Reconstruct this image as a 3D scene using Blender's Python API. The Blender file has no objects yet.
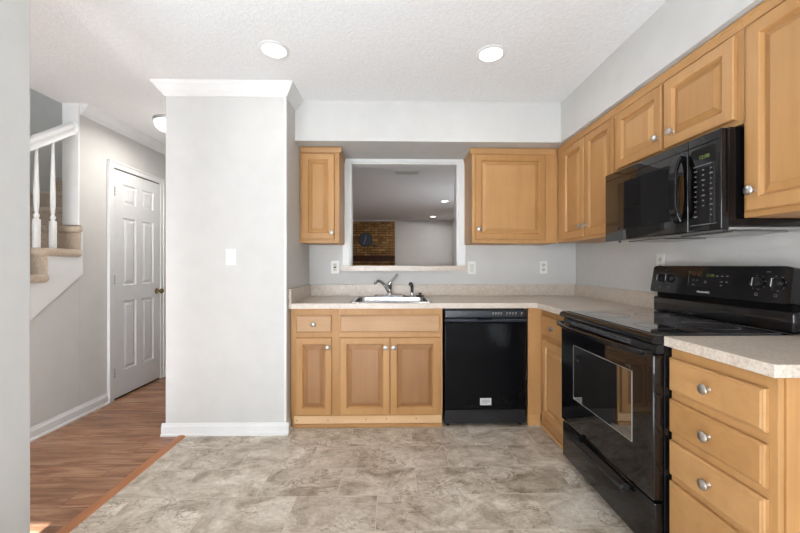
import bpy, bmesh, math, random
from mathutils import Vector, Matrix
random.seed(7)
PI = math.pi
S = bpy.context.scene
COL = S.collection

# ------------------------------------------------------------------ camera
cam_d = bpy.data.cameras.new('camera')
cam_d.sensor_width = 36.0
cam_d.lens = 350.0 / 800.0 * 36.0
cam_d.shift_y = -0.0015
cam_d.clip_start = 0.02
cam = bpy.data.objects.new('camera', cam_d)
cam.location = (0, 0, 1.19)
cam.rotation_euler = (PI / 2, 0, -7 / 350.0)
COL.objects.link(cam)
S.camera = cam

# ------------------------------------------------------------------ world, sun, added lamps, exposure
S.view_settings.view_transform = 'Standard'
S.view_settings.look = 'None'
S.view_settings.gamma = 1
S.view_settings.use_curve_mapping = False
S.view_settings.exposure = 0.10
W = bpy.data.worlds.new('sky')
S.world = W
W.use_nodes = True
bg = W.node_tree.nodes['Background']
bg.inputs[0].default_value = (0.80, 0.90, 1.0, 1)
bg.inputs[1].default_value = 0.6


def area(name, loc, size, power, color, rot, spread=PI):
    d = bpy.data.lights.new(name, 'AREA')
    d.shape = 'RECTANGLE'
    d.size, d.size_y = size
    d.energy = power
    d.color = color
    d.spread = spread
    o = bpy.data.objects.new(name, d)
    o.location = loc
    o.rotation_euler = rot
    COL.objects.link(o)
    return o


# added lamps, standing in for daylight at the invented windows behind the camera
area('daylight', (-1.93, -2.72, 1.30), (0.8, 1.7), 50, (0.93, 0.965, 1.0), (PI / 2, 0, 0))
area('daylight', (-0.35, -2.72, 1.03), (1.5, 1.1), 96, (0.93, 0.965, 1.0), (PI / 2, 0, 0))
# added lamps at the far room's invented side window and the stairwell's invented opening
area('daylight', (1.82, 6.0, 1.4), (1.5, 1.8), 15, (0.97, 0.99, 1.0), (0, PI / 2, 0))
area('daylight', (-3.0, 3.2, 5.10), (0.7, 2.4), 6, (1.0, 0.98, 0.95), (0, 0, 0))
sd = bpy.data.lights.new('sun', 'SUN')
sd.energy = 78.0
sd.angle = math.radians(0.6)
sd.color = (0.84, 0.93, 1.0)
sun = bpy.data.objects.new('sun', sd)
sun.rotation_euler = (math.radians(90 - 26.6), 0, 0)
COL.objects.link(sun)

CEIL = 2.46
YB = 3.17      # back wall of the kitchen
XR = 1.673     # right wall
XH = -2.46     # hall wall


# ------------------------------------------------------------------ materials
def mat(name):
    m = bpy.data.materials.new(name)
    m.use_nodes = True
    nt = m.node_tree
    return m, nt, nt.nodes['Principled BSDF']


def link(nt, a, b):
    nt.links.new(a, b)


def node(nt, kind, **kw):
    n = nt.nodes.new(kind)
    for k, v in kw.items():
        setattr(n, k, v)
    return n


def coords(nt, scale=(1, 1, 1), rot=(0, 0, 0), src='Object'):
    tc = node(nt, 'ShaderNodeTexCoord')
    mp = node(nt, 'ShaderNodeMapping')
    mp.inputs['Scale'].default_value = scale
    mp.inputs['Rotation'].default_value = rot
    link(nt, tc.outputs[src], mp.inputs[0])
    return mp.outputs[0]


def noise(nt, vec, scale, detail=4, rough=0.55, dist=0.0):
    n = node(nt, 'ShaderNodeTexNoise')
    n.inputs['Scale'].default_value = scale
    n.inputs['Detail'].default_value = detail
    n.inputs['Roughness'].default_value = rough
    n.inputs['Distortion'].default_value = dist
    link(nt, vec, n.inputs['Vector'])
    return n.outputs['Fac']


def ramp(nt, fac, stops):
    r = node(nt, 'ShaderNodeValToRGB')
    el = r.color_ramp.elements
    while len(el) < len(stops):
        el.new(0.5)
    for e, (p, c) in zip(el, stops):
        e.position = p
        e.color = (*c, 1)
    link(nt, fac, r.inputs[0])
    return r.outputs[0]


def mix(nt, fac, a, b, mode='MIX'):
    m = node(nt, 'ShaderNodeMix', data_type='RGBA', blend_type=mode)
    for sock, v in ((m.inputs[0], fac), (m.inputs[6], a), (m.inputs[7], b)):
        if hasattr(v, 'links'):
            link(nt, v, sock)
        elif isinstance(v, (int, float)):
            sock.default_value = v
        else:
            sock.default_value = (*v, 1)
    return m.outputs[2]


def bump(nt, b, h, strength, dist=0.002):
    n = node(nt, 'ShaderNodeBump')
    n.inputs['Strength'].default_value = strength
    n.inputs['Distance'].default_value = dist
    link(nt, h, n.inputs['Height'])
    link(nt, n.outputs[0], b.inputs['Normal'])


def plain(name, c, rough=0.5, metal=0.0, spec=0.5, ior=None, coat=0.0):
    m, nt, b = mat(name)
    v = coords(nt)
    f = noise(nt, v, 9, 3)
    c2 = tuple(x * 0.955 for x in c)
    link(nt, ramp(nt, f, [(0.3, c2), (0.7, c)]), b.inputs['Base Color'])
    b.inputs['Roughness'].default_value = rough
    b.inputs['Metallic'].default_value = metal
    b.inputs['Specular IOR Level'].default_value = spec
    b.inputs['Coat Weight'].default_value = coat
    b.inputs['Coat Roughness'].default_value = 0.04
    if ior:
        b.inputs['IOR'].default_value = ior
    return m


def wood(name, axis, base=(0.50, 0.275, 0.110), seed=0.0):
    """honey maple, grain running along the given axis"""
    m, nt, b = mat(name)
    sc = [1, 1, 1]
    sc = [26.0, 26.0, 26.0]
    sc[axis] = 1.6
    oi = node(nt, 'ShaderNodeObjectInfo')
    tc = node(nt, 'ShaderNodeTexCoord')
    ad = node(nt, 'ShaderNodeVectorMath', operation='ADD')
    link(nt, tc.outputs['Object'], ad.inputs[0])
    sc_r = node(nt, 'ShaderNodeMath', operation='MULTIPLY')
    link(nt, oi.outputs['Random'], sc_r.inputs[0])
    sc_r.inputs[1].default_value = 13.0
    link(nt, sc_r.outputs[0], ad.inputs[1])
    mp = node(nt, 'ShaderNodeMapping')
    mp.inputs['Scale'].default_value = sc
    link(nt, ad.outputs[0], mp.inputs[0])
    f1 = noise(nt, mp.outputs[0], 1.0, 6, 0.6, 0.4)
    f2 = noise(nt, ad.outputs[0], 3.5, 3, 0.5)
    dk = tuple(x * k for x, k in zip(base, (0.92, 0.89, 0.85)))
    lt = tuple(min(1, x * k) for x, k in zip(base, (1.04, 1.05, 1.07)))
    c = ramp(nt, f1, [(0.30, dk), (0.52, base), (0.75, lt)])
    c = mix(nt, 0.5, c, ramp(nt, f2, [(0.3, (0.74, 0.69, 0.62)), (0.7, (1.0, 1.0, 1.0))]), 'MULTIPLY')
    # boards differ a little from one another
    c = mix(nt, 1.0, c, ramp(nt, oi.outputs['Random'], [(0.0, (0.88, 0.84, 0.78)), (1.0, (1.06, 1.07, 1.10))]), 'MULTIPLY')
    link(nt, c, b.inputs['Base Color'])
    b.inputs['Roughness'].default_value = 0.42
    b.inputs['Coat Weight'].default_value = 0.0
    b.inputs['Specular IOR Level'].default_value = 0.35
    b.inputs['Coat Roughness'].default_value = 0.25
    bump(nt, b, f1, 0.06, 0.001)
    return m


M = {}
M['wall'] = plain('paint_greige', (0.61, 0.60, 0.583), 0.75)
M['rug_grey'] = plain('light_grey_carpet', (0.62, 0.62, 0.62), 0.95, spec=0.1)  # unseen pale floor, invented to bounce light upward
M['white'] = plain('trim_white', (0.78, 0.78, 0.775), 0.42)
M['door_white'] = plain('door_white', (0.74, 0.745, 0.75), 0.45)
M['wood_v'] = wood('maple_vertical', 2)
M['wood_x'] = wood('maple_across', 0)
M['wood_y'] = wood('maple_deep', 1)
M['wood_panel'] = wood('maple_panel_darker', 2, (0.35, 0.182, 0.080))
M['wood_light'] = wood('maple_drawer_lighter', 0, (0.54, 0.335, 0.185))
M['wood_dark'] = wood('maple_end', 2, (0.52, 0.27, 0.10))
M['pine'] = wood('pine_board', 0, (0.72, 0.48, 0.27))
M['oak_strip'] = wood('oak_strip', 1, (0.42, 0.17, 0.07))
M['black'] = plain('black_enamel', (0.005, 0.005, 0.006), 0.10, spec=0.45)
M['black_washer'] = plain('black_appliance_paint', (0.004, 0.004, 0.005), 0.12, spec=0.15)
M['black_matte'] = plain('black_plastic', (0.010, 0.010, 0.012), 0.42)
M['black_soft'] = plain('black_grey_panel', (0.022, 0.026, 0.036), 0.38)
M['black_glass'] = plain('black_glass', (0.003, 0.003, 0.004), 0.03, spec=0.6, ior=1.5)
M['oven_glass'] = plain('oven_window_glass', (0.012, 0.011, 0.010), 0.03, spec=1.0, ior=2.3)
M['mw_glass'] = plain('microwave_glass', (0.004, 0.004, 0.004), 0.03, spec=0.6, ior=1.6)
M['cooktop'] = plain('ceramic_cooktop', (0.055, 0.060, 0.072), 0.06, spec=0.6, ior=1.6, coat=1.0)
M['void'] = plain('dark_gap', (0.004, 0.004, 0.004), 0.8, spec=0.1)
M['steel'] = plain('stainless', (0.46, 0.46, 0.47), 0.27, metal=1.0)
M['nickel'] = plain('nickel', (0.58, 0.57, 0.56), 0.28, metal=1.0)
M['chrome'] = plain('chrome', (0.60, 0.60, 0.62), 0.10, metal=1.0)
M['brass'] = plain('antique_brass', (0.34, 0.25, 0.13), 0.28, metal=1.0)
M['grey_metal'] = plain('grey_metal', (0.45, 0.45, 0.44), 0.4, metal=0.7)
M['plastic_w'] = plain('outlet_white', (0.80, 0.80, 0.78), 0.4)
M['plastic_i'] = plain('ivory_plastic', (0.62, 0.62, 0.52), 0.4)
M['slot'] = plain('slot_dark', (0.05, 0.05, 0.04), 0.6)
M['print_w'] = plain('white_print', (0.62, 0.62, 0.62), 0.5)
M['print_g'] = plain('grey_print', (0.13, 0.13, 0.14), 0.5)
M['clock_face'] = plain('slate_clock_face', (0.085, 0.105, 0.14), 0.4)
M['mantel'] = wood('mantel_wood', 0, (0.085, 0.028, 0.012))
M['burner'] = plain('burner_ring', (0.05, 0.05, 0.055), 0.3)


def emit(name, c, s):
    m, nt, b = mat(name)
    b.inputs['Base Color'].default_value = (*c, 1)
    b.inputs['Emission Color'].default_value = (*c, 1)
    b.inputs['Emission Strength'].default_value = s
    return m


M['lamp'] = emit('lamp_lens', (1.0, 0.96, 0.90), 9.0)
M['dome'] = emit('dome_glass', (1.0, 0.97, 0.93), 1.6)
M['green'] = emit('display_green', (0.10, 0.15, 0.02), 0.08)


def make_ceiling():
    m, nt, b = mat('textured_ceiling')
    v = coords(nt)
    f = noise(nt, v, 46, 5, 0.65)
    f2 = noise(nt, v, 110, 3, 0.6)
    ad = node(nt, 'ShaderNodeMath', operation='ADD')
    link(nt, f, ad.inputs[0])
    link(nt, f2, ad.inputs[1])
    link(nt, ramp(nt, f, [(0.35, (0.82, 0.825, 0.83)), (0.65, (0.87, 0.875, 0.88))]), b.inputs['Base Color'])
    b.inputs['Roughness'].default_value = 0.95
    bump(nt, b, ad.outputs[0], 0.45, 0.006)
    return m


def make_vinyl():
    m, nt, b = mat('stone_vinyl_tile')
    tc = node(nt, 'ShaderNodeTexCoord')
    mp = node(nt, 'ShaderNodeMapping')
    mp.inputs['Location'].default_value = (0.08, -2.305 + 0.246 * 10, 0)
    link(nt, tc.outputs['Object'], mp.inputs[0])
    br = node(nt, 'ShaderNodeTexBrick', offset=0.5)
    br.inputs['Scale'].default_value = 1.0
    br.inputs['Brick Width'].default_value = 0.415
    br.inputs['Row Height'].default_value = 0.246
    br.inputs['Mortar Size'].default_value = 0.0020
    br.inputs['Mortar Smooth'].default_value = 0.3
    br.inputs['Bias'].default_value = 0.0
    br.inputs['Color1'].default_value = (0, 0, 0, 1)
    br.inputs['Color2'].default_value = (1, 1, 1, 1)
    br.inputs['Mortar'].default_value = (0.5, 0.5, 0.5, 1)
    link(nt, mp.outputs[0], br.inputs['Vector'])
    # each tile has its own piece of veined stone: shift the pattern by the tile's random value
    ad = node(nt, 'ShaderNodeVectorMath', operation='ADD')
    sc = node(nt, 'ShaderNodeVectorMath', operation='SCALE')
    sc.inputs['Scale'].default_value = 7.3
    link(nt, br.outputs['Color'], sc.inputs[0])
    link(nt, tc.outputs['Object'], ad.inputs[0])
    link(nt, sc.outputs[0], ad.inputs[1])
    mp2 = node(nt, 'ShaderNodeMapping')
    mp2.inputs['Scale'].default_value = (1.0, 1.35, 1)
    mp2.inputs['Rotation'].default_value = (0, 0, 0.45)
    link(nt, ad.outputs[0], mp2.inputs[0])
    cloud = noise(nt, mp2.outputs[0], 4.2, 9, 0.66, 0.9)
    fine = noise(nt, mp2.outputs[0], 26, 10, 0.80, 0.7)
    c1 = ramp(nt, cloud, [(0.33, (0.32, 0.262, 0.200)), (0.44, (0.48, 0.412, 0.338)), (0.55, (0.64, 0.575, 0.495)), (0.68, (0.78, 0.73, 0.66))])
    c2 = ramp(nt, fine, [(0.36, (0.62, 0.58, 0.53)), (0.54, (1.0, 1.0, 1.0)), (0.7, (1.10, 1.10, 1.10))])
    c = mix(nt, 0.75, c1, c2, 'MULTIPLY')
    # thin dark veins where a warped noise passes its middle value
    vn = noise(nt, mp2.outputs[0], 5.5, 7, 0.62, 1.6)
    sb = node(nt, 'ShaderNodeMath', operation='SUBTRACT')
    link(nt, vn, sb.inputs[0])
    sb.inputs[1].default_value = 0.5
    ab = node(nt, 'ShaderNodeMath', operation='ABSOLUTE')
    link(nt, sb.outputs[0], ab.inputs[0])
    gate = noise(nt, mp2.outputs[0], 3.0, 2, 0.5)
    vein = ramp(nt, ab.outputs[0], [(0.0, (0.45, 0.38, 0.31)), (0.022, (1, 1, 1))])
    gm = ramp(nt, gate, [(0.46, (0, 0, 0)), (0.56, (1, 1, 1))])
    c = mix(nt, gm, c, mix(nt, 1.0, c, vein, 'MULTIPLY'))
    tint = ramp(nt, br.outputs['Color'], [(0.0, (0.94, 0.93, 0.91)), (1.0, (1.06, 1.055, 1.04))])
    c = mix(nt, 1.0, c, tint, 'MULTIPLY')
    c = mix(nt, br.outputs['Fac'], c, (0.60, 0.53, 0.45))
    link(nt, c, b.inputs['Base Color'])
    b.inputs['Roughness'].default_value = 0.42
    bump(nt, b, fine, 0.12, 0.002)
    return m


def make_laminate():
    m, nt, b = mat('wood_laminate_floor')
    tc = node(nt, 'ShaderNodeTexCoord')
    br = node(nt, 'ShaderNodeTexBrick', offset=0.37)
    br.inputs['Scale'].default_value = 1.0
    br.inputs['Brick Width'].default_value = 1.2
    br.inputs['Row Height'].default_value = 0.125
    br.inputs['Mortar Size'].default_value = 0.0012
    br.inputs['Color1'].default_value = (0, 0, 0, 1)
    br.inputs['Color2'].default_value = (1, 1, 1, 1)
    link(nt, tc.outputs['Object'], br.inputs['Vector'])
    sc = node(nt, 'ShaderNodeVectorMath', operation='SCALE')
    sc.inputs['Scale'].default_value = 5.0
    link(nt, br.outputs['Color'], sc.inputs[0])
    ad = node(nt, 'ShaderNodeVectorMath', operation='ADD')
    link(nt, tc.outputs['Object'], ad.inputs[0])
    link(nt, sc.outputs[0], ad.inputs[1])
    mp = node(nt, 'ShaderNodeMapping')
    mp.inputs['Scale'].default_value = (2.2, 17, 1)
    link(nt, ad.outputs[0], mp.inputs[0])
    f = noise(nt, mp.outputs[0], 1.0, 8, 0.66, 1.0)
    c = ramp(nt, f, [(0.28, (0.14, 0.06, 0.03)), (0.44, (0.27, 0.128, 0.068)), (0.58, (0.42, 0.22, 0.125)), (0.74, (0.53, 0.315, 0.19))])
    tint = ramp(nt, br.outputs['Color'], [(0.0, (0.82, 0.80, 0.78)), (1.0, (1.12, 1.10, 1.08))])
    c = mix(nt, 1.0, c, tint, 'MULTIPLY')
    c = mix(nt, br.outputs['Fac'], c, (0.10, 0.04, 0.02))
    link(nt, c, b.inputs['Base Color'])
    b.inputs['Roughness'].default_value = 0.27
    bump(nt, b, f, 0.04, 0.001)
    return m


def make_counter():
    m, nt, b = mat('speckled_laminate_counter')
    v = coords(nt)
    a = noise(nt, v, 95, 6, 0.75)
    g = noise(nt, v, 14, 5, 0.6, 0.6)
    c = ramp(nt, a, [(0.32, (0.41, 0.335, 0.27)), (0.48, (0.60, 0.52, 0.445)), (0.66, (0.70, 0.635, 0.56))])
    c = mix(nt, 0.6, c, ramp(nt, g, [(0.35, (0.82, 0.79, 0.76)), (0.62, (1.0, 1.0, 1.0))]), 'MULTIPLY')
    link(nt, c, b.inputs['Base Color'])
    b.inputs['Roughness'].default_value = 0.30
    return m


def make_carpet():
    m, nt, b = mat('beige_carpet')
    v = coords(nt)
    a = noise(nt, v, 60, 6, 0.8)
    g = noise(nt, v, 420, 3, 0.8)
    c = ramp(nt, a, [(0.3, (0.40, 0.30, 0.21)), (0.7, (0.68, 0.56, 0.44))])
    link(nt, c, b.inputs['Base Color'])
    b.inputs['Roughness'].default_value = 1.0
    b.inputs['Sheen Weight'].default_value = 0.3
    bump(nt, b, g, 0.7, 0.006)
    return m


def make_brick():
    m, nt, b = mat('brown_brick')
    tc = node(nt, 'ShaderNodeTexCoord')
    sp = node(nt, 'ShaderNodeSeparateXYZ')
    cb = node(nt, 'ShaderNodeCombineXYZ')
    link(nt, tc.outputs['Object'], sp.inputs[0])
    link(nt, sp.outputs[0], cb.inputs[0])
    link(nt, sp.outputs[2], cb.inputs[1])
    br = node(nt, 'ShaderNodeTexBrick', offset=0.5)
    br.inputs['Scale'].default_value = 1.0
    br.inputs['Brick Width'].default_value = 0.205
    br.inputs['Row Height'].default_value = 0.069
    br.inputs['Mortar Size'].default_value = 0.0062
    br.inputs['Bias'].default_value = 0.0
    br.inputs['Color1'].default_value = (0.26, 0.135, 0.048, 1)
    br.inputs['Color2'].default_value = (0.58, 0.36, 0.145, 1)
    br.inputs['Mortar'].default_value = (0.05, 0.036, 0.02, 1)
    link(nt, cb.outputs[0], br.inputs['Vector'])
    n = noise(nt, cb.outputs[0], 7, 5, 0.7)
    c = mix(nt, 1.0, br.outputs['Color'], ramp(nt, n, [(0.3, (0.6, 0.55, 0.5)), (0.7, (1.25, 1.2, 1.2))]), 'MULTIPLY')
    link(nt, c, b.inputs['Base Color'])
    b.inputs['Roughness'].default_value = 0.9
    bump(nt, b, br.outputs['Fac'], -0.6, 0.01)
    return m


M['ceiling'] = make_ceiling()
M['vinyl'] = make_vinyl()
M['laminate'] = make_laminate()
M['counter'] = make_counter()
M['carpet'] = make_carpet()
M['brick'] = make_brick()
M['glass'], _nt, _b = mat('clear_glass')
_b.inputs['Transmission Weight'].default_value = 1.0
_b.inputs['Roughness'].default_value = 0.0
_b.inputs['IOR'].default_value = 1.02


# ------------------------------------------------------------------ mesh helpers
def BM():
    return bmesh.new()


def box(bm, x0, x1, y0, y1, z0, z1, bev=0.0, seg=2):
    t = bmesh.new()
    bmesh.ops.create_cube(t, size=1.0)
    for v in t.verts:
        v.co = Vector((x0 + (v.co.x + .5) * (x1 - x0), y0 + (v.co.y + .5) * (y1 - y0), z0 + (v.co.z + .5) * (z1 - z0)))
    if bev > 0:
        bmesh.ops.bevel(t, geom=t.edges[:], offset=bev, segments=seg, affect='EDGES', profile=0.5)
    merge(bm, t)
    return bm


def merge(bm, t, mtx=None):
    if mtx is not None:
        bmesh.ops.transform(t, matrix=mtx, verts=t.verts[:])
    me = bpy.data.meshes.new('t')
    t.to_mesh(me)
    t.free()
    bm.from_mesh(me)
    bpy.data.meshes.remove(me)


def lathe(bm, prof, center=(0, 0, 0), axis='Z', n=24, cap=True):
    """prof: list of (radius, height along the axis)"""
    t = bmesh.new()
    rings = []
    for r, h in prof:
        r = max(r, 1e-4)
        rings.append([t.verts.new((r * math.cos(2 * PI * k / n), r * math.sin(2 * PI * k / n), h)) for k in range(n)])
    for a, b in zip(rings, rings[1:]):
        for k in range(n):
            t.faces.new((a[k], a[(k + 1) % n], b[(k + 1) % n], b[k]))
    if cap:
        t.faces.new(list(reversed(rings[0])))
        t.faces.new(rings[-1])
    m = Matrix.Identity(4)
    if axis == '-Y':
        m = Matrix.Rotation(PI / 2, 4, 'X')
    elif axis == 'Y':
        m = Matrix.Rotation(-PI / 2, 4, 'X')
    elif axis == 'X':
        m = Matrix.Rotation(PI / 2, 4, 'Y')
    elif axis == '-Z':
        m = Matrix.Rotation(PI, 4, 'X')
    bmesh.ops.recalc_face_normals(t, faces=t.faces[:])
    merge(bm, t, Matrix.Translation(center) @ m)
    return bm


def tube(bm, pts, rad, n=12):
    """round bar through the points; rad is a number or one per point"""
    pts = [Vector(p) for p in pts]
    rads = rad if isinstance(rad, (list, tuple)) else [rad] * len(pts)
    t = bmesh.new()
    rings = []
    for i, p in enumerate(pts):
        d = (pts[min(i + 1, len(pts) - 1)] - pts[max(i - 1, 0)]).normalized()
        up = Vector((0, 0, 1)) if abs(d.z) < 0.95 else Vector((1, 0, 0))
        a = d.cross(up).normalized()
        b = d.cross(a).normalized()
        rings.append([t.verts.new(p + rads[i] * (a * math.cos(2 * PI * k / n) + b * math.sin(2 * PI * k / n))) for k in range(n)])
    for a, b in zip(rings, rings[1:]):
        for k in range(n):
            t.faces.new((a[k], a[(k + 1) % n], b[(k + 1) % n], b[k]))
    t.faces.new(list(reversed(rings[0])))
    t.faces.new(rings[-1])
    bmesh.ops.recalc_face_normals(t, faces=t.faces[:])
    merge(bm, t)
    return bm


def prism(bm, poly, a0, a1, axis='X'):
    """extrude a 2D outline along an axis. X: (y,z); Y: (x,z); Z: (x,y)"""
    t = bmesh.new()

    def P(p, a):
        if axis == 'X':
            return (a, p[0], p[1])
        if axis == 'Y':
            return (p[0], a, p[1])
        return (p[0], p[1], a)
    A = [t.verts.new(P(p, a0)) for p in poly]
    B = [t.verts.new(P(p, a1)) for p in poly]
    n = len(poly)
    t.faces.new(A)
    t.faces.new(list(reversed(B)))
    for i in range(n):
        t.faces.new((A[i], B[i], B[(i + 1) % n], A[(i + 1) % n]))
    bmesh.ops.recalc_face_normals(t, faces=t.faces[:])
    merge(bm, t)
    return bm


def rings_front(bm, x0, x1, z0, z1, rings):
    """nested rectangles (inset, y) joined into a moulded panel facing -Y; first ring is the back edge"""
    t = bmesh.new()
    R = []
    for ins, y in rings:
        R.append([t.verts.new(c) for c in ((x0 + ins, y, z0 + ins), (x1 - ins, y, z0 + ins), (x1 - ins, y, z1 - ins), (x0 + ins, y, z1 - ins))])
    for a, b in zip(R, R[1:]):
        for k in range(4):
            t.faces.new((a[k], a[(k + 1) % 4], b[(k + 1) % 4], b[k]))
    t.faces.new(R[-1])
    t.faces.new(list(reversed(R[0])))
    bmesh.ops.recalc_face_normals(t, faces=t.faces[:])
    merge(bm, t)
    return bm


def slab_cells(bm, xs, ys, keep, z0, z1):
    """flat slab made of grid cells, with holes where keep() is false"""
    t = bmesh.new()
    V = {}

    def v(i, j):
        if (i, j) not in V:
            V[(i, j)] = t.verts.new((xs[i], ys[j], z1))
        return V[(i, j)]
    for i in range(len(xs) - 1):
        for j in range(len(ys) - 1):
            if keep((xs[i] + xs[i + 1]) / 2, (ys[j] + ys[j + 1]) / 2):
                t.faces.new((v(i, j), v(i + 1, j), v(i + 1, j + 1), v(i, j + 1)))
    r = bmesh.ops.extrude_face_region(t, geom=t.faces[:])
    for g in r['geom']:
        if isinstance(g, bmesh.types.BMVert):
            g.co.z = z0
    bmesh.ops.recalc_face_normals(t, faces=t.faces[:])
    merge(bm, t)
    return bm


def obj(name, bm, m, parent=None, smooth=False, kind=None, label=None):
    me = bpy.data.meshes.new(name)
    bm.to_mesh(me)
    bm.free()
    me.materials.append(M[m] if isinstance(m, str) else m)
    if smooth:
        for p in me.polygons:
            p.use_smooth = True
        try:
            me.set_sharp_from_angle(angle=math.radians(38))
        except Exception:
            pass
    o = bpy.data.objects.new(name, me)
    COL.objects.link(o)
    if parent is not None:
        o.parent = parent
    if kind:
        o['kind'] = kind
    if label:
        o['label'] = label
    return o


def tag(o, label, cat, group=None):
    o['label'] = label
    o['category'] = cat
    if group:
        o['group'] = group
    return o


def thing(name, label, cat, loc=(0, 0, 0), rotz=0.0, group=None):
    o = bpy.data.objects.new(name, None)
    o.empty_display_size = 0.05
    o.location = loc
    o.rotation_euler = (0, 0, rotz)
    COL.objects.link(o)
    return tag(o, label, cat, group)


def struct(name, bm, m, parent=None, smooth=False):
    return obj(name, bm, m, parent, smooth, kind='structure' if parent is None else None)


def text_bm(s, size, depth=0.0006):
    """letters as a mesh lying in the XZ plane, facing -Y, centred on the origin"""
    cu = bpy.data.curves.new('txt', 'FONT')
    cu.body = s
    cu.size = size
    cu.extrude = depth
    cu.align_x = 'CENTER'
    cu.align_y = 'CENTER'
    cu.resolution_u = 2
    o = bpy.data.objects.new('txt', cu)
    COL.objects.link(o)
    dg = bpy.context.evaluated_depsgraph_get()
    me = bpy.data.meshes.new_from_object(o.evaluated_get(dg))
    bm = bmesh.new()
    bm.from_mesh(me)
    bpy.data.objects.remove(o)
    bpy.data.curves.remove(cu)
    bpy.data.meshes.remove(me)
    bmesh.ops.transform(bm, matrix=Matrix.Rotation(PI / 2, 4, 'X'), verts=bm.verts[:])
    return bm


def shift(bm, d, rot=None):
    m = Matrix.Translation(d)
    if rot is not None:
        m = m @ rot
    bmesh.ops.transform(bm, matrix=m, verts=bm.verts[:])
    return bm


# ------------------------------------------------------------------ room shell
Y0 = -2.6      # wall behind the camera
YF = 9.9       # far wall of the room beyond the pass-through
XS = -3.42     # far side of the stairwell
BX0, BX1, BY0 = -1.594, -0.755, 2.484     # closet block between hall and kitchen
WT = 0.12

b = BM()
box(b, -1.46, XR, 0.2, YB, -0.05, 0.0)
struct('floor', b, 'vinyl')
b = BM()
box(b, XS, -1.46, 0.2, 4.5, -0.05, 0.0)
struct('floor', b, 'laminate')
b = BM()
box(b, XS, XR, Y0, 0.2, -0.05, 0.0)
struct('floor', b, 'rug_grey')
b = BM()
box(b, BX1 - 0.0, XR, YB + WT, YF, -0.05, 0.0)
box(b, XH, BX1, 4.5, YF, -0.05, 0.0)
struct('floor', b, 'laminate')

b = BM()
box(b, -1.5, XR, Y0, YF, CEIL, CEIL + 0.06)
box(b, -2.60, -1.5, Y0, YF, CEIL, CEIL + 0.06)
box(b, XS, -2.60, Y0, 0.0, CEIL, CEIL + 0.06)
struct('ceiling', b, 'ceiling')
b = BM()
box(b, XS, -2.60, 0.0, 2.0, 5.0, 5.06)
box(b, XS, -2.60, 4.4, 6.2, 5.0, 5.06)  # gap before this piece is an invented opening for stairwell light
struct('ceiling', b, 'wall')

# right wall
b = BM()
box(b, XR, XR + WT, Y0, 5.0, 0, CEIL + 0.06)
struct('wall_right', b, 'wall')
b = BM()
box(b, XR, XR + WT, 5.0, 7.0, 0, 0.5)
box(b, XR, XR + WT, 5.0, 7.0, 2.2, CEIL + 0.06)
box(b, XR, XR + WT, 7.0, YF, 0, CEIL + 0.06)
struct('wall_right', b, 'wall')
b = BM()
for y0 in (5.0, 5.975, 6.95):
    box(b, XR + 0.03, XR + 0.08, y0, y0 + 0.05, 0.5, 2.2)
for z0 in (0.5, 2.15):
    box(b, XR + 0.03, XR + 0.08, 5.05, 6.95, z0, z0 + 0.05)
struct('window_3', b, 'white')  # invented window frame, added for light in the far room
# kitchen back wall with the pass-through opening
OX0, OX1, OZ0, OZ1 = -0.388, 0.590, 1.139, 2.118
b = BM()
box(b, BX1, OX0, YB, YB + WT, 0, CEIL)
box(b, OX1, XR, YB, YB + WT, 0, CEIL)
box(b, OX0, OX1, YB, YB + WT, 0, OZ0)
box(b, OX0, OX1, YB, YB + WT, OZ1, CEIL)
struct('wall_back', b, 'wall')
# closet block between hall and kitchen (its right face closes the counter alcove)
b = BM()
box(b, BX0, BX1, BY0, 4.5, 0, CEIL, 0.004)
struct('wall_center', b, 'wall')
# near-left wall between kitchen and hall
b = BM()
box(b, -1.575, -1.46, 0.90, 1.44, 0, CEIL, 0.004)
struct('wall_left', b, 'wall')
# hall wall: below the stairs, and full height beyond them
RISE, RUN = 0.1875, 0.265
YR = 2.79      # riser of the eighth step


def top_line(y):      # height of the bottom edge of the stair skirt
    return 1.118 + (y - 2.81) * 0.755


b = BM()
prism(b, [(1.36, 0), (2.799, 0), (2.799, top_line(2.799) + 0.02), (1.36, 0.04)], -2.58, XH, 'X')
struct('wall_left', b, 'wall')
b = BM()
box(b, -2.58, XH, 2.80, 4.5, 0, CEIL)
struct('wall_left', b, 'wall')
b = BM()
box(b, -2.58, XH, Y0, 0.6, 0, CEIL)
struct('wall_left', b, 'wall')
b = BM()
box(b, XS - WT, XS, Y0, 6.2, 0, 5.06)
struct('wall_left', b, 'wall')
b = BM()
box(b, XS, -2.71, 6.2, 6.3, 0, 5.06)
struct('wall_back', b, 'wall')
b = BM()
box(b, XS, -2.60, -0.1, 0.0, CEIL + 0.06, 5.06)
struct('wall_front', b, 'wall')
b = BM()
box(b, -2.60, -2.50, 0.0, 6.2, CEIL + 0.06, 5.06)
struct('wall_right', b, 'wall')
b = BM()
box(b, -2.71, -2.60, 4.6, 6.2, CEIL, 5.06)
struct('wall_right', b, 'wall')
# hall end wall
b = BM()
box(b, -2.58, BX1, 4.5, 4.6, 0, CEIL)
struct('wall_back', b, 'wall')
# far room
b = BM()
box(b, -2.6, XR, YF, YF + 0.1, 0, CEIL)
struct('wall_back', b, 'wall')
b = BM()
box(b, -2.70, -2.6, 4.6, YF, 0, CEIL)
struct('wall_left', b, 'wall')
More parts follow.
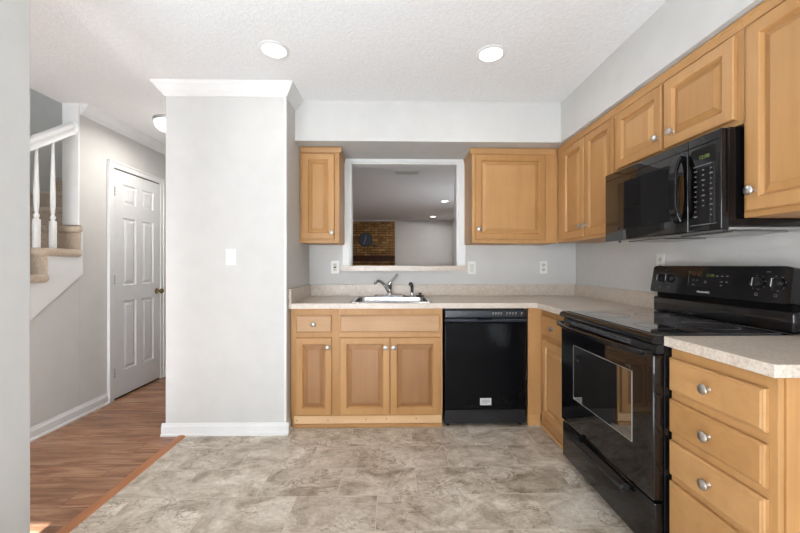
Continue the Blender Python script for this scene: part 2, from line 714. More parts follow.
# wall behind the camera, with two invented window openings that let light in
b = BM()
ADDED_WIN = ((-2.35, -1.52, 2.20), (-1.15, 0.45, 1.60))
xx = XS
for x0, x1, zt in ADDED_WIN:
    box(b, xx, x0, Y0 - WT, Y0, 0, CEIL)
    box(b, x0, x1, Y0 - WT, Y0, zt, CEIL)
    box(b, x0, x1, Y0 - WT, Y0, 0, 0.45)
    xx = x1
box(b, xx, XR, Y0 - WT, Y0, 0, CEIL)
struct('wall_front', b, 'wall')
for k, (x0, x1, zt) in enumerate(ADDED_WIN):
    b = BM()
    n_ = 2 if x1 - x0 < 1.2 else 3
    for q in range(n_ + 1):
        xm = x0 + (x1 - x0) * q / n_
        xm = min(max(xm, x0 + 0.025), x1 - 0.025)
        box(b, xm - 0.025, xm + 0.025, Y0 - 0.09, Y0 - 0.03, 0.45, zt)
    for z0 in (0.45, 0.5 * (0.45 + zt), zt - 0.05):
        box(b, x0 + 0.05, x1 - 0.05, Y0 - 0.085, Y0 - 0.035, z0, z0 + 0.05)
    struct('window_%d' % (k + 1), b, 'white')  # frame of an invented, unseen window

# soffits
SOF = 2.150
b = BM()
box(b, BX1, XR, 2.71, YB, SOF, CEIL)
struct('wall_soffit_back', b, 'wall')
b = BM()
box(b, 1.313, XR, Y0, 2.71, SOF, CEIL)
struct('wall_soffit_right', b, 'wall')

# oak threshold strip between the laminate and the vinyl
b = BM()
prism(b, [(-1.500, 0.0), (-1.490, 0.008), (-1.470, 0.011), (-1.450, 0.008), (-1.440, 0.0)], 0.2, 2.497 - 0.03, 'Y')
struct('trim_1', b, 'oak_strip')


# baseboards
def bb_profile(h=0.09, t=0.014):
    return [(0, 0), (t + 0.008, 0), (t + 0.008, 0.012), (t, 0.018), (t, h * 0.72), (t * 0.55, h * 0.84), (t * 0.35, h), (0, h)]


b = BM()
prism(b, [(XH + x, z) for x, z in bb_profile()], Y0, 3.058, 'Y')
prism(b, [(XH + x, z) for x, z in bb_profile()], 3.79, 4.5, 'Y')
struct('baseboard_left', b, 'white')
b = BM()
prism(b, [(BY0 - x, z) for x, z in bb_profile(0.085)], BX0 - 0.022, BX1 + 0.022, 'X')
prism(b, [(BX1 + x, z) for x, z in bb_profile(0.085)], BY0, 2.56, 'Y')
prism(b, [(BX0 - x, z) for x, z in bb_profile(0.085)], BY0, 4.5, 'Y')
struct('baseboard_center', b, 'white')

# crown mouldings
CR = [(0, 0), (0.008, 0), (0.012, 0.012), (0.030, 0.030), (0.052, 0.062), (0.060, 0.070), (0.066, 0.085), (0, 0.085)]


def crown(bm, wall, axis, a0, a1, sgn, mit0=0, mit1=0):
    """crown along an axis with mitred ends; sgn = direction it projects"""
    t = bmesh.new()
    z0 = CEIL - 0.085
    A, B = [], []
    for d, z in CR:
        p, q = wall + sgn * d, z0 + z
        if axis == 'X':
            A.append(t.verts.new((a0 + mit0 * d, p, q)))
            B.append(t.verts.new((a1 + mit1 * d, p, q)))
        else:
            A.append(t.verts.new((p, a0 + mit0 * d, q)))
            B.append(t.verts.new((p, a1 + mit1 * d, q)))
    n = len(CR)
    t.faces.new(A)
    t.faces.new(list(reversed(B)))
    for i in range(n):
        t.faces.new((A[i], B[i], B[(i + 1) % n], A[(i + 1) % n]))
    bmesh.ops.recalc_face_normals(t, faces=t.faces[:])
    merge(bm, t)


b = BM()
crown(b, BY0, 'X', BX0, BX1, -1, -1, 1)
crown(b, BX1, 'Y', BY0, 2.71, 1, -1, 0)
crown(b, BX0, 'Y', BY0, 4.5, -1, -1, 0)
struct('trim_2', b, 'white')
b = BM()
crown(b, XH, 'Y', 2.80, 4.5, 1)
struct('trim_3', b, 'white')

# white corner bead board on the closet's kitchen corner
b = BM()
box(b, BX1 - 0.012, BX1 + 0.004, BY0 - 0.004, BY0 + 0.02, 0.09, CEIL - 0.09, 0.002)
struct('trim_4', b, 'white')

# pass-through casing and laminate ledge
b = BM()
CW = 0.068
yc0, yc1 = YB - 0.016, YB
CZ = 1.186
for x0, x1, z0, z1 in ((OX0 - CW, OX0, CZ, 2.149), (OX1, OX1 + CW, CZ, 2.149), (OX0, OX1, OZ1, 2.149)):
    box(b, x0, x1, yc0, yc1, z0, z1, 0.003)
# lining of the opening
box(b, OX0, OX0 + 0.012, YB, YB + WT, CZ, OZ1)
box(b, OX1 - 0.012, OX1, YB, YB + WT, CZ, OZ1)
box(b, OX0 + 0.012, OX1 - 0.012, YB, YB + WT, OZ1 - 0.012, OZ1)
struct('trim_5', b, 'white')
b = BM()
slab_cells(b, [OX0 - 0.066, OX0 + 0.001, OX1 - 0.001, OX1 + 0.062], [YB - 0.055, YB - 0.001, YB + WT + 0.05],
           lambda x, y: y < YB - 0.001 or OX0 < x < OX1, 1.140, 1.186)
tag(obj('ledge_shelf', b, 'counter'), 'beige laminate ledge along the bottom of the pass-through opening', 'shelf')

# ------------------------------------------------------------------ hall door
DY0, DY1, DH = 3.118, 3.722, 2.045
FACE_HALL = PI / 2     # local -Y turned to face +X


def hall_pt(y):
    return y - DY0


door = bpy.data.objects.new('door_1', None)
door.location = (XH + 0.002, DY0, 0)
door.rotation_euler = (0, 0, PI / 2)       # local x -> world +Y, local -y -> world +X
COL.objects.link(door)
door['kind'] = 'structure'
door['label'] = 'white six-panel hall door with a brass knob'
w = DY1 - DY0
b = BM()
# slab face as a grid with six recessed raised panels
px = [(0.100, 0.265), (w - 0.265, w - 0.100)]
pz = [(0.24, 0.87), (1.01, 1.62), (1.745, 1.925)]
t = bmesh.new()
xs = sorted({0, w} | {v for p in px for v in p})
zs = sorted({0.018, DH - 0.01} | {v for p in pz for v in p})
yf = -0.014
for i in range(len(xs) - 1):
    for j in range(len(zs) - 1):
        hole = any(abs(xs[i] - p[0]) < 1e-6 for p in px) and any(abs(zs[j] - q[0]) < 1e-6 for q in pz)
        if not hole:
            vs = [t.verts.new(c) for c in ((xs[i], yf, zs[j]), (xs[i + 1], yf, zs[j]), (xs[i + 1], yf, zs[j + 1]), (xs[i], yf, zs[j + 1]))]
            t.faces.new(vs)
merge(b, t)
for p in px:
    for q in pz:
        t = bmesh.new()
        R = []
        for ins, y in ((0, yf), (0.010, yf + 0.009), (0.020, yf + 0.009), (0.040, yf + 0.001)):
            R.append([t.verts.new(c) for c in ((p[0] + ins, y, q[0] + ins), (p[1] - ins, y, q[0] + ins), (p[1] - ins, y, q[1] - ins), (p[0] + ins, y, q[1] - ins))])
        for r1, r2 in zip(R, R[1:]):
            for k in range(4):
                t.faces.new((r1[k], r1[(k + 1) % 4], r2[(k + 1) % 4], r2[k]))
        t.faces.new(R[-1])
        merge(b, t)
bmesh.ops.remove_doubles(b, verts=b.verts[:], dist=1e-5)
# edges
for poly in (((0, yf, .018), (0, 0, .018), (0, 0, DH - .01), (0, yf, DH - .01)), ((w, yf, .018), (w, 0, .018), (w, 0, DH - .01), (w, yf, DH - .01)),
             ((0, yf, DH - .01), (w, yf, DH - .01), (w, 0, DH - .01), (0, 0, DH - .01)), ((0, yf, .018), (w, yf, .018), (w, 0, .018), (0, 0, .018))):
    b.faces.new([b.verts.new(c) for c in poly])
bmesh.ops.recalc_face_normals(b, faces=b.faces[:])
obj('door_slab', b, 'door_white', door)
b = BM()
for x0, x1, z0, z1 in ((-0.062, -0.004, 0, DH + 0.06), (w + 0.004, w + 0.062, 0, DH + 0.06), (-0.004, w + 0.004, DH + 0.002, DH + 0.06)):
    box(b, x0, x1, -0.018, 0, z0, z1, 0.003)
    if x1 - x0 < 0.1:
        xa = x0 if x0 < 0 else x1 - 0.016
        box(b, xa, xa + 0.016, -0.026, -0.017, z0, z1, 0.003)
    else:
        box(b, x0 - 0.058, x1 + 0.058, -0.026, -0.017, z1 - 0.016, z1, 0.003)
obj('door_casing', b, 'white', door)
b = BM()
box(b, -0.003, w + 0.003, -0.003, -0.0005, DH - 0.009, DH + 0.002)
box(b, -0.003, w + 0.003, -0.003, -0.0005, 0.001, 0.017)
obj('door_gap', b, 'void', door)
b = BM()
lathe(b, [(0.030, 0), (0.030, 0.004), (0.013, 0.008), (0.011, 0.030), (0.020, 0.036), (0.027, 0.046), (0.027, 0.056), (0.018, 0.066), (0.0, 0.068)], (w - 0.055, yf, 0.925), '-Y', 20)
obj('door_knob', b, 'brass', door, True)
for z in (0.20, 1.02, 1.80):
    b = BM()
    box(b, -0.006, 0.004, yf - 0.006, yf + 0.002, z, z + 0.085, 0.002)
    for k in range(3):
        box(b, -0.008, 0.006, yf - 0.009, yf - 0.002, z + 0.006 + 0.027 * k, z + 0.020 + 0.027 * k, 0.002)
    obj('hinge', b, 'grey_metal', door)

# ------------------------------------------------------------------ stairs
st = thing('staircase', 'beige carpeted staircase with white skirt board, balusters and handrail beside the hall', 'stairs', (-3.0, 2.0, 0))
ox, oy = -3.0, 2.0
for n in range(1, 15):
    yr = YR + (n - 8) * RUN          # riser of step n
    z = n * RISE
    b = BM()
    open_side = n <= 8
    xi = -2.462 if open_side else -2.606
    depth = RUN + (0.01 if n < 14 else 0.9)
    # tread with rolled nosing (extends a little past the hall side on the open steps)
    box(b, XS + 0.005 - ox, xi - 0.12 - ox if open_side else xi - ox, yr - 0.032 - oy,  yr + depth - oy, z - 0.055, z, 0.026, 5)
    if open_side:
        ye = yr + RUN - 0.004 if n < 8 else yr - 0.006
        box(b, xi - 0.15 - ox, -2.424 - ox, yr - 0.034 - oy, ye - oy + 0.012, z - 0.058, z + 0.002, 0.027, 5)
    # riser
    zr = z - RISE
    box(b, XS + 0.005 - ox, (xi + 0.014 if open_side else xi) - ox, yr - 0.004 - oy, yr + (0.018 if n == 8 else 0.045) - oy, zr - 0.02, z - 0.02, 0.010, 3)
    obj('carpeted_step', b, 'carpet', st, True)
# skirt board on the hall side, stepped along the treads
pts = []
for n in range(2, 9):
    yr = YR + (n - 8) * RUN
    pts.append((yr + 0.006, (n - 1) * RISE - 0.046))
    pts.append((yr + 0.006, n * RISE - 0.046))
poly = [(p[0] - oy, p[1]) for p in pts]
poly.append((2.812 - oy, 8 * RISE - 0.046))
poly.append((2.812 - oy, top_line(2.812)))
poly.append((1.36 - oy, top_line(1.36)))
b = BM()
prism(b, poly, -2.464 - ox, -2.447 - ox, 'X')
obj('skirt_board', b, 'white', st)

rl = st
RX = -2.502
# handrail
t = bmesh.new()


def rail_z(y):
    return 2.000 + (y - 2.431) * 0.727


b = BM()
prof = [(-0.030, -0.030), (0.030, -0.030), (0.030, -0.012), (0.024, 0.0), (0.030, 0.014), (0.026, 0.036), (0.012, 0.046), (-0.012, 0.046), (-0.026, 0.036), (-0.030, 0.014), (-0.024, 0.0), (-0.030, -0.012)]
yA, yBk = 1.50, 2.775
A = [t.verts.new((RX + p[0] - ox, yA - 2.0, rail_z(yA) + p[1] * 1.25)) for p in prof]
B = [t.verts.new((RX + p[0] - ox, yBk - 2.0, rail_z(yBk) + p[1] * 1.25)) for p in prof]
t.faces.new(A)
t.faces.new(list(reversed(B)))
for i in range(len(prof)):
    t.faces.new((A[i], B[i], B[(i + 1) % len(prof)], A[(i + 1) % len(prof)]))
bmesh.ops.recalc_face_normals(t, faces=t.faces[:])
merge(b, t)
hr_ = obj('handrail', b, 'white', rl)
b = BM()
zt = rail_z(2.775) + 0.01
lathe(b, [(0.058, 0), (0.058, 0.010), (0.050, 0.016), (0.0, 0.017)], (RX - ox, 2.783 - 2.0, zt), '-Y', 24)
obj('rosette', b, 'white', hr_)


def baluster(y, ztread):
    top = rail_z(y) - 0.035
    b = BM()
    hb = 0.20
    cx, cyy = RX - ox, y - 2.0
    box(b, cx - 0.016, cx + 0.016, cyy - 0.016, cyy + 0.016, ztread, ztread + hb, 0.002)
    L = top - ztread - hb
    pr = [(0.014, 0.0), (0.011, 0.008), (0.017, 0.020), (0.017, 0.030), (0.009, 0.045), (0.012, 0.060), (0.0165, 0.12), (0.0155, 0.20), (0.0105, L * 0.75), (0.0085, L - 0.03), (0.0095, L + 0.02)]
    lathe(b, pr, (cx, cyy, ztread + hb), 'Z', 16)
    obj('baluster', b, 'white', rl, True)


for n in (4, 5, 6, 7):
    yr = YR + (n - 8) * RUN
    for dy in (-0.018, 0.100):
        baluster(yr + dy, n * RISE + 0.002)

# white jamb on the end of the hall wall where the railing ends
b = BM()
box(b, -2.582, XH + 0.002, 2.784, 2.800, 8 * RISE + 0.004, CEIL, 0.003)
struct('trim_6', b, 'white')

# ------------------------------------------------------------------ cabinets
RIGHT = -PI / 2     # local x -> world -Y, local -y (front) -> world -X


def front_door(parent, x0, x1, z0, z1, kx=None, kz=None, m='wood_v', pm='wood_v'):
    b = BM()
    fr = 0.052 if (x1 - x0) > 0.24 else 0.044
    rings_front(b, x0, x1, z0, z1, [(0.0, -0.0005), (0.0, -0.015), (0.004, -0.019), (fr - 0.006, -0.019), (fr - 0.002, -0.016), (fr + 0.003, -0.006), (fr + 0.004, -0.0045)])
    d = obj('door', b, m, parent)
    b = BM()
    rings_front(b, x0 + fr + 0.004, x1 - fr - 0.004, z0 + fr + 0.004, z1 - fr - 0.004, [(0.0, -0.0046), (0.005, -0.0052), (0.028, -0.0165), (0.030, -0.0182)])
    obj('raised_panel', b, pm, d)
    if kx is not None:
        knob(d, kx, kz)
    return d


def knob(parent, x, z, y=-0.019):
    b = BM()
    lathe(b, [(0.009, 0.0), (0.007, 0.004), (0.006, 0.013), (0.011, 0.016), (0.0175, 0.019), (0.018, 0.023), (0.0135, 0.027), (0.0, 0.029)], (x, y, z), '-Y', 20)
    return obj('knob', b, 'nickel', parent, True)


def drawer(parent, x0, x1, z0, z1, m, knobbed=True, name='drawer'):
    b = BM()
    rings_front(b, x0, x1, z0, z1, [(0.0, -0.0005), (0.0, -0.011), (0.003, -0.015), (0.007, -0.0165), (0.010, -0.019)])
    d = obj(name, b, m, parent)
    if knobbed:
        knob(d, (x0 + x1) / 2, (z0 + z1) / 2)
    return d


def carcass(parent, w, z0, z1, depth, m='wood_v', toe=False):
    b = BM()
    if toe:
        box(b, 0.0005, w - 0.0005, 0.0195, depth, z0 + 0.0, z1)
    else:
        box(b, 0.0005, w - 0.0005, 0.0195, depth, z0, z1, 0.001)
    obj('cabinet_body', b, m, parent)
    b = BM()
    box(b, 0.0, w, 0.0, 0.019, z0 + (0.085 if toe else 0), z1, 0.001)
    obj('face_frame', b, m, parent)


TOP = 0.875      # top of base cabinets
YC = 2.575       # face of the back run (frame)
# --- narrow base cabinet
c = thing('base_cabinet', 'narrow maple base cabinet left of the sink with one drawer over one door', 'cabinet', (BX1 + 0.006, YC, 0))
wA = 0.352
carcass(c, wA, 0, TOP, 0.585, toe=True)
drawer(c, 0.042, wA - 0.050, 0.700, 0.826, 'wood_light')
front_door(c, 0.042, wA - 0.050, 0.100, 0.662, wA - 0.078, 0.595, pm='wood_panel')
# --- sink cabinet
xs0 = BX1 + 0.006 + wA + 0.001
c = thing('sink_cabinet', 'wide maple base cabinet under the sink with two doors and a blank false front', 'cabinet', (xs0, YC, 0))
wB = 0.365 - xs0
_ = BM()
# body lower than the frame so that the sink bowl has room
box(_, 0.0005, wB - 0.0005, 0.0195, 0.585, 0.0, 0.68)
obj('cabinet_body', _, 'wood_v', c)
b = BM()
box(b, 0.0, wB, 0.0, 0.016, 0.085, TOP, 0.001)
obj('face_frame', b, 'wood_v', c)
drawer(c, 0.010, wB - 0.020, 0.700, 0.826, 'wood_light', False, 'false_front')
mid = (-0.022) - xs0
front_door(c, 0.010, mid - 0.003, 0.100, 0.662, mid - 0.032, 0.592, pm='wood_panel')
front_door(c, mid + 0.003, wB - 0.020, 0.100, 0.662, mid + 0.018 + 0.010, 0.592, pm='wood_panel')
# kick board of raw pine with a thin shoe
b = BM()
box(b, BX1 + 0.030, 0.360, YC + 0.001, YC + 0.0185, 0.028, 0.084, 0.001)
kb = tag(obj('kick_board', b, 'pine'), 'pale raw pine kick board with nail marks below the sink cabinets', 'kick board')
b = BM()
box(b, BX1 + 0.026, 0.364, YC - 0.008, YC + 0.019, 0.001, 0.027, 0.004)
obj('shoe_molding', b, 'wood_x', kb)
b = BM()
for x in (-0.70, -0.48, -0.20, -0.04, 0.18):
    lathe(b, [(0.004, 0), (0.003, 0.0008)], (x + random.uniform(-.01, .01), YC + 0.001, random.uniform(0.05, 0.07)), '-Y', 8)
obj('nail_head', b, 'slot', kb, kind='stuff')

# --- corner base cabinet: filler facing the room + drawer and door facing left
c = thing('corner_cabinet', 'maple corner base cabinet between dishwasher and stove with one drawer over one door', 'cabinet', (1.100, YC - 0.001, 0), RIGHT)
wC = YC - 0.001 - 2.113
b = BM()
box(b, 0.0005, wC - 0.0005, 0.0195, 0.56, 0.0, TOP)
obj('cabinet_body', b, 'wood_v', c)
b = BM()
box(b, 0.0, wC, 0.0, 0.019, 0.0, TOP, 0.001)
obj('face_frame', b, 'wood_v', c)
drawer(c, 0.040, wC - 0.035, 0.690, 0.830, 'wood_y')
front_door(c, 0.052, wC - 0.035, 0.105, 0.655, wC - 0.058, 0.590)
b = BM()
box(b, -0.018, 0.0, -0.098, 0.010, 0.085, TOP, 0.001)
obj('filler_panel', b, 'wood_v', c)
b = BM()
box(b, -0.022, -0.004, -0.098, -0.006, 0.0, 0.083, 0.001)
box(b, -0.001 + 0.004, wC, -0.010, 0.0, 0.001, 0.026, 0.003)
obj('shoe_molding', b, 'wood_y', c)

# --- drawer base nearest the camera
c = thing('drawer_cabinet', 'maple four-drawer base cabinet nearest the camera right of the stove', 'cabinet', (1.088, 1.345, 0), RIGHT)
wD = 1.345 - 0.968
carcass(c, wD, 0.0, TOP, 0.565, 'wood_v', toe=True)
for z0, z1 in ((0.706, 0.833), (0.545, 0.672), (0.380, 0.513), (0.100, 0.355)):
    drawer(c, 0.004, wD - 0.022, z0, z1, 'wood_y')
b = BM()
box(b, wD, wD + 0.006, 0.0195, 0.565, 0.0, TOP, 0.001)
obj('end_panel', b, 'wood_dark', c)

# --- upper cabinets
UB, UT = 1.372, 2.140
YU = 2.845


def crown_small(parent, x0, x1, ret_l=False, ret_r=False, depth=0.3, z=UT):
    """small flared cornice along the top of an upper cabinet"""
    b = BM()
    pr = [(0.0, z - 0.038), (-0.004, z - 0.036), (-0.006, z - 0.026), (-0.010, z - 0.010), (-0.013, z - 0.006), (-0.013, z + 0.004), (0.0, z + 0.004)]
    prism(b, pr, x0 - (0.017 if ret_l else 0), x1 + (0.017 if ret_r else 0), 'X')
    for flag, xx, sg in ((ret_l, x0, -1), (ret_r, x1, 1)):
        if flag:
            prism(b, [(xx + sg * (-y) * 0.75, zz) for y, zz in pr], 0.0, depth, 'Y')
    return obj('cornice', b, 'wood_x', parent)


c = thing('wall_cabinet', 'narrow single-door maple wall cabinet left of the pass-through', 'cabinet', (BX1 + 0.002, YU, 0))
wU = 0.318
carcass(c, wU, UB, UT, YB - YU - 0.002)
front_door(c, 0.020, wU - 0.038, 1.400, 2.090, wU - 0.058, 1.452)
crown_small(c, 0.004, wU, False, True)

c = thing('wall_cabinet', 'square single-door maple wall cabinet right of the pass-through', 'cabinet', (0.645, YU, 0))
wV = 1.349 - 0.645
carcass(c, wV, UB, UT, YB - YU - 0.002)
front_door(c, 0.026, 0.598, 1.400, 2.090, 0.052, 1.482)
crown_small(c, 0.0, wV - 0.022, True, False)

XU = 1.352
# two-door on the right wall by the corner
c = thing('wall_cabinet', 'two-door maple wall cabinet in the corner beside the microwave', 'cabinet', (XU, YU - 0.001, 0), RIGHT)
wW = YU - 0.001 - 2.092
carcass(c, wW, UB, UT, XR - XU - 0.002)
q = YU - 0.001
front_door(c, q - 2.735, q - 2.428, 1.395, 2.090, q - 2.428 - 0.024, 1.468)
front_door(c, q - 2.412, q - 2.105, 1.395, 2.090, q - 2.412 + 0.024, 1.468)
crown_small(c, 0.022, wW)
# above the microwave
c = thing('wall_cabinet', 'short two-door maple wall cabinet mounted above the microwave', 'cabinet', (XU, 2.091, 0), RIGHT)
wX = 2.091 - 1.322
carcass(c, wX, 1.738, UT, XR - XU - 0.002)
q = 2.091
front_door(c, q - 2.070, q - 1.716, 1.762, 2.090, q - 1.716 - 0.022, 1.828)
front_door(c, q - 1.700, q - 1.346, 1.762, 2.090, q - 1.700 + 0.055, 1.828)
crown_small(c, 0.0, wX)
# tall one nearest the camera
c = thing('wall_cabinet', 'maple wall cabinet at the right edge nearest the camera', 'cabinet', (XU, 1.321, 0), RIGHT)
wY = 1.321 - 0.62
carcass(c, wY, UB, UT, XR - XU - 0.002)
q = 1.321
front_door(c, q - 1.298, q - 0.975, 1.395, 2.090, q - 1.298 + 0.030, 1.468)
front_door(c, q - 0.959, q - 0.640, 1.395, 2.090, q - 0.640 - 0.030, 1.468)
crown_small(c, 0.0, wY)

# ------------------------------------------------------------------ countertops
CT0, CT1 = 0.8765, 0.914
FRY = YC - 0.038
b = BM()
SX0, SX1, SY0, SY1 = -0.305, 0.280, 2.580, 3.075
slab_cells(b, [BX1 + 0.001, SX0, SX1, 1.055, XR - 0.001], [2.110, FRY, SY0, SY1, YB - 0.001],
           lambda x, y: (y > FRY or x > 1.055) and not (SX0 < x < SX1 and SY0 < y < SY1), CT0, CT1)
ct = tag(obj('countertop', b, 'counter'), 'beige speckled L-shaped countertop running from the sink to the stove', 'countertop')
b = BM()
box(b, BX1 + 0.001, XR - 0.022, YB - 0.020, YB - 0.001, CT1 + 0.0005, 1.016, 0.002)
box(b, XR - 0.020, XR - 0.001, 2.110, YB - 0.001, CT1 + 0.0005, 1.016, 0.002)
box(b, BX1 + 0.001, BX1 + 0.020, FRY + 0.004, YB - 0.021, CT1 + 0.0005, 1.016, 0.002)
obj('backsplash', b, 'counter', ct)
b = BM()
box(b, 1.058, XR - 0.001, 0.950, 1.347, CT0, CT1, 0.0015)
ct2 = tag(obj('countertop', b, 'counter'), 'short beige speckled countertop over the four-drawer cabinet nearest the camera', 'countertop')
b = BM()
box(b, XR - 0.020, XR - 0.001, 0.950, 1.347, CT1 + 0.0005, 1.016, 0.002)
obj('backsplash', b, 'counter', ct2)

# ------------------------------------------------------------------ sink and faucet
sk = thing('kitchen_sink', 'stainless steel drop-in sink set into the countertop', 'sink', (0, 2.84, CT1))
b = BM()
t = bmesh.new()


def rrect(x0, x1, y0, y1, r, z, n=5):
    out = []
    for cx, cy, a0 in ((x1 - r, y0 + r, -PI / 2), (x1 - r, y1 - r, 0), (x0 + r, y1 - r, PI / 2), (x0 + r, y0 + r, PI)):
        for k in range(n + 1):
            a = a0 + PI / 2 * k / n
            out.append((cx + r * math.cos(a), cy + r * math.sin(a), z))
    return out


R = []
kx0, kx1, ky0, ky1 = -0.322, 0.297, -0.276, 0.258
for (x0, x1, y0, y1, r, z) in ((kx0, kx1, ky0, ky1, 0.03, 0.0008), (kx0 + .004, kx1 - .004, ky0 + .004, ky1 - .004, 0.028, 0.006),
                               (kx0 + .024, kx1 - .024, ky0 + .022, ky1 - .090, 0.05, 0.006), (kx0 + .030, kx1 - .030, ky0 + .028, ky1 - .096, 0.05, 0.001),
                               (kx0 + .040, kx1 - .040, ky0 + .040, ky1 - .106, 0.055, -0.150), (kx0 + .065, kx1 - .065, ky0 + .065, ky1 - .130, 0.05, -0.165)):
    R.append([t.verts.new(c) for c in rrect(x0, x1, y0, y1, r, z)])
for r1, r2 in zip(R, R[1:]):
    n = len(r1)
    for k in range(n):
        t.faces.new((r1[k], r1[(k + 1) % n], r2[(k + 1) % n], r2[k]))
t.faces.new(R[-1])
merge(b, t)
obj('basin', b, 'steel', sk, True)
b = BM()
lathe(b, [(0.045, 0), (0.042, 0.003), (0.030, 0.001), (0.0, 0.0005)], (0, -0.03, -0.164), 'Z', 24)
obj('drain', b, 'chrome', sk, True)

fc = thing('faucet', 'chrome single-lever faucet standing behind the sink bowl', 'faucet', (-0.028, 3.050, CT1 + 0.006))
b = BM()
prism(b, [(x, y) for x, y, _z in rrect(-0.135, 0.135, -0.028, 0.028, 0.026, 0)], 0.0005, 0.012, 'Z')
obj('base_plate', b, 'chrome', fc)
b = BM()
lathe(b, [(0.028, 0.012), (0.024, 0.020), (0.021, 0.04), (0.021, 0.095), (0.024, 0.100), (0.023, 0.115), (0.014, 0.128), (0.0, 0.130)], (0, 0, 0), 'Z', 24)
obj('body', b, 'chrome', fc, True)
b = BM()
tube(b, [(-0.008, -0.010, 0.035), (-0.040, -0.045, 0.095), (-0.070, -0.085, 0.130), (-0.095, -0.120, 0.140), (-0.116, -0.145, 0.130), (-0.120, -0.150, 0.112)], [0.016, 0.014, 0.0125, 0.0115, 0.011, 0.012], 14)
obj('spout', b, 'chrome', fc, True)
b = BM()
tube(b, [(0.0, -0.002, 0.118), (0.020, -0.010, 0.140), (0.048, -0.022, 0.175), (0.066, -0.030, 0.192)], [0.012, 0.009, 0.009, 0.012], 12)
obj('lever', b, 'chrome', fc, True)

sp = thing('side_sprayer', 'chrome pull-out side sprayer on the sink rim right of the faucet', 'sprayer', (0.166, 3.052, CT1 + 0.006))
b = BM()
lathe(b, [(0.022, 0.0005), (0.020, 0.008), (0.014, 0.014), (0.012, 0.035)], (0, 0, 0), 'Z', 20)
obj('holder', b, 'chrome', sp, True)
b = BM()
tube(b, [(0, 0, 0.034), (0, 0, 0.080), (-0.004, -0.008, 0.098), (-0.014, -0.026, 0.108)], [0.013, 0.014, 0.017, 0.019], 14)
obj('spray_head', b, 'black_soft', sp, True, label='dark grey spray head')
b = BM()
lathe(b, [(0.036, 0.0005), (0.037, 0.006), (0.030, 0.010), (0.012, 0.011), (0.009, 0.020), (0.016, 0.026), (0.014, 0.032), (0.0, 0.034)], (0.236, 3.035, CT1 + 0.006), 'Z', 24)
tag(obj('sink_strainer', b, 'slot', None, True), 'dark metal sink strainer lying on the rim right of the side sprayer', 'strainer')


# ------------------------------------------------------------------ outlets and switches
def outlet(label, loc, rotz, kind):
    o = thing('switch_plate' if kind in ('blank', 'toggle') else 'wall_outlet', label, 'switch' if kind in ('blank', 'toggle') else 'outlet', loc, rotz)
    b = BM()
    box(b, -0.036, 0.036, -0.006, -0.0005, -0.058, 0.058, 0.003)
    obj('cover_plate', b, 'plastic_w', o)
    if kind == 'outlet':
        for z in (-0.021, 0.021):
            b = BM()
            lathe(b, [(0.0165, 0.0), (0.0165, 0.002), (0.015, 0.0025)], (0, -0.006, z), '-Y', 20)
            s = obj('socket', b, 'plastic_i', o)
            b = BM()
            box(b, -0.008, -0.005, -0.0092, -0.0083, z - 0.003, z + 0.008)
            box(b, 0.005, 0.008, -0.0092, -0.0083, z - 0.003, z + 0.008)
            box(b, -0.0025, 0.0025, -0.0092, -0.0083, z - 0.011, z - 0.006)
            obj('slots', b, 'slot', s)
    elif kind == 'gfci':
        b = BM()
        box(b, -0.017, 0.017, -0.009, -0.006, -0.036, 0.036, 0.001)
        s = obj('socket', b, 'plastic_i', o)
        b = BM()
        for z in (-0.022, 0.022):
            box(b, -0.008, -0.005, -0.0098, -0.0091, z - 0.005, z + 0.005)
            box(b, 0.005, 0.008, -0.0098, -0.0091, z - 0.005, z + 0.005)
        box(b, -0.010, 0.010, -0.0105, -0.0091, -0.007, 0.007)
        obj('slots', b, 'slot', s)
    elif kind == 'blank':
        b = BM()
        box(b, -0.017, 0.017, -0.009, -0.006, -0.034, 0.034, 0.001)
        obj('rocker', b, 'plastic_i', o)
    else:
        b = BM()
        box(b, -0.005, 0.005, -0.020, -0.006, -0.014, 0.004, 0.002)
        obj('toggle', b, 'plastic_w', o)
    return o


outlet('white outlet with dark sockets below the narrow left wall cabinet', (-0.522, YB, 1.172), 0, 'gfci')
outlet('white rocker switch just right of the pass-through ledge', (0.716, YB, 1.167), 0, 'blank')
outlet('white double outlet on the back wall near the right corner', (1.372, YB, 1.172), 0, 'outlet')
outlet('white outlet on the right wall half hidden behind the stove backguard', (XR, 2.150, 1.205), RIGHT, 'outlet')
outlet('white toggle light switch on the closet wall between hall and sink', (-1.137, BY0, 1.248), 0, 'toggle')

# ------------------------------------------------------------------ dishwasher
dw = thing('dishwasher', 'black built-in dishwasher left of the corner cabinet', 'dishwasher', (0.378, YC - 0.015, 0))
wd = 0.606
b = BM()
box(b, 0.004, wd - 0.004, 0.030, 0.58, 0.02, 0.868, 0.002)
obj('tub_body', b, 'black_matte', dw)
b = BM()
box(b, 0.002, wd - 0.002, 0.0, 0.028, 0.128, 0.770, 0.006, 3)
dd = obj('door', b, 'black_washer', dw)
b = BM()
box(b, 0.002, wd - 0.002, -0.010, 0.028, 0.806, 0.862, 0.006, 3)
cp = obj('control_panel', b, 'black_soft', dw, True)
b = BM()
prism(b, [(0.028, 0.772), (-0.002, 0.772), (-0.016, 0.778), (-0.020, 0.788), (-0.016, 0.798), (0.004, 0.803), (0.028, 0.803)], 0.002, wd - 0.002, 'X')
hd = obj('handle', b, 'black_soft', dw, True)
b = BM()
box(b, 0.235, 0.345, -0.0215, -0.012, 0.7905, 0.803, 0.003)
obj('latch_recess', b, 'void', hd)
b = BM()
box(b, 0.335, wd - 0.012, -0.0115, -0.0095, 0.818, 0.850, 0.001)
kp = obj('keypad', b, 'black_matte', cp)
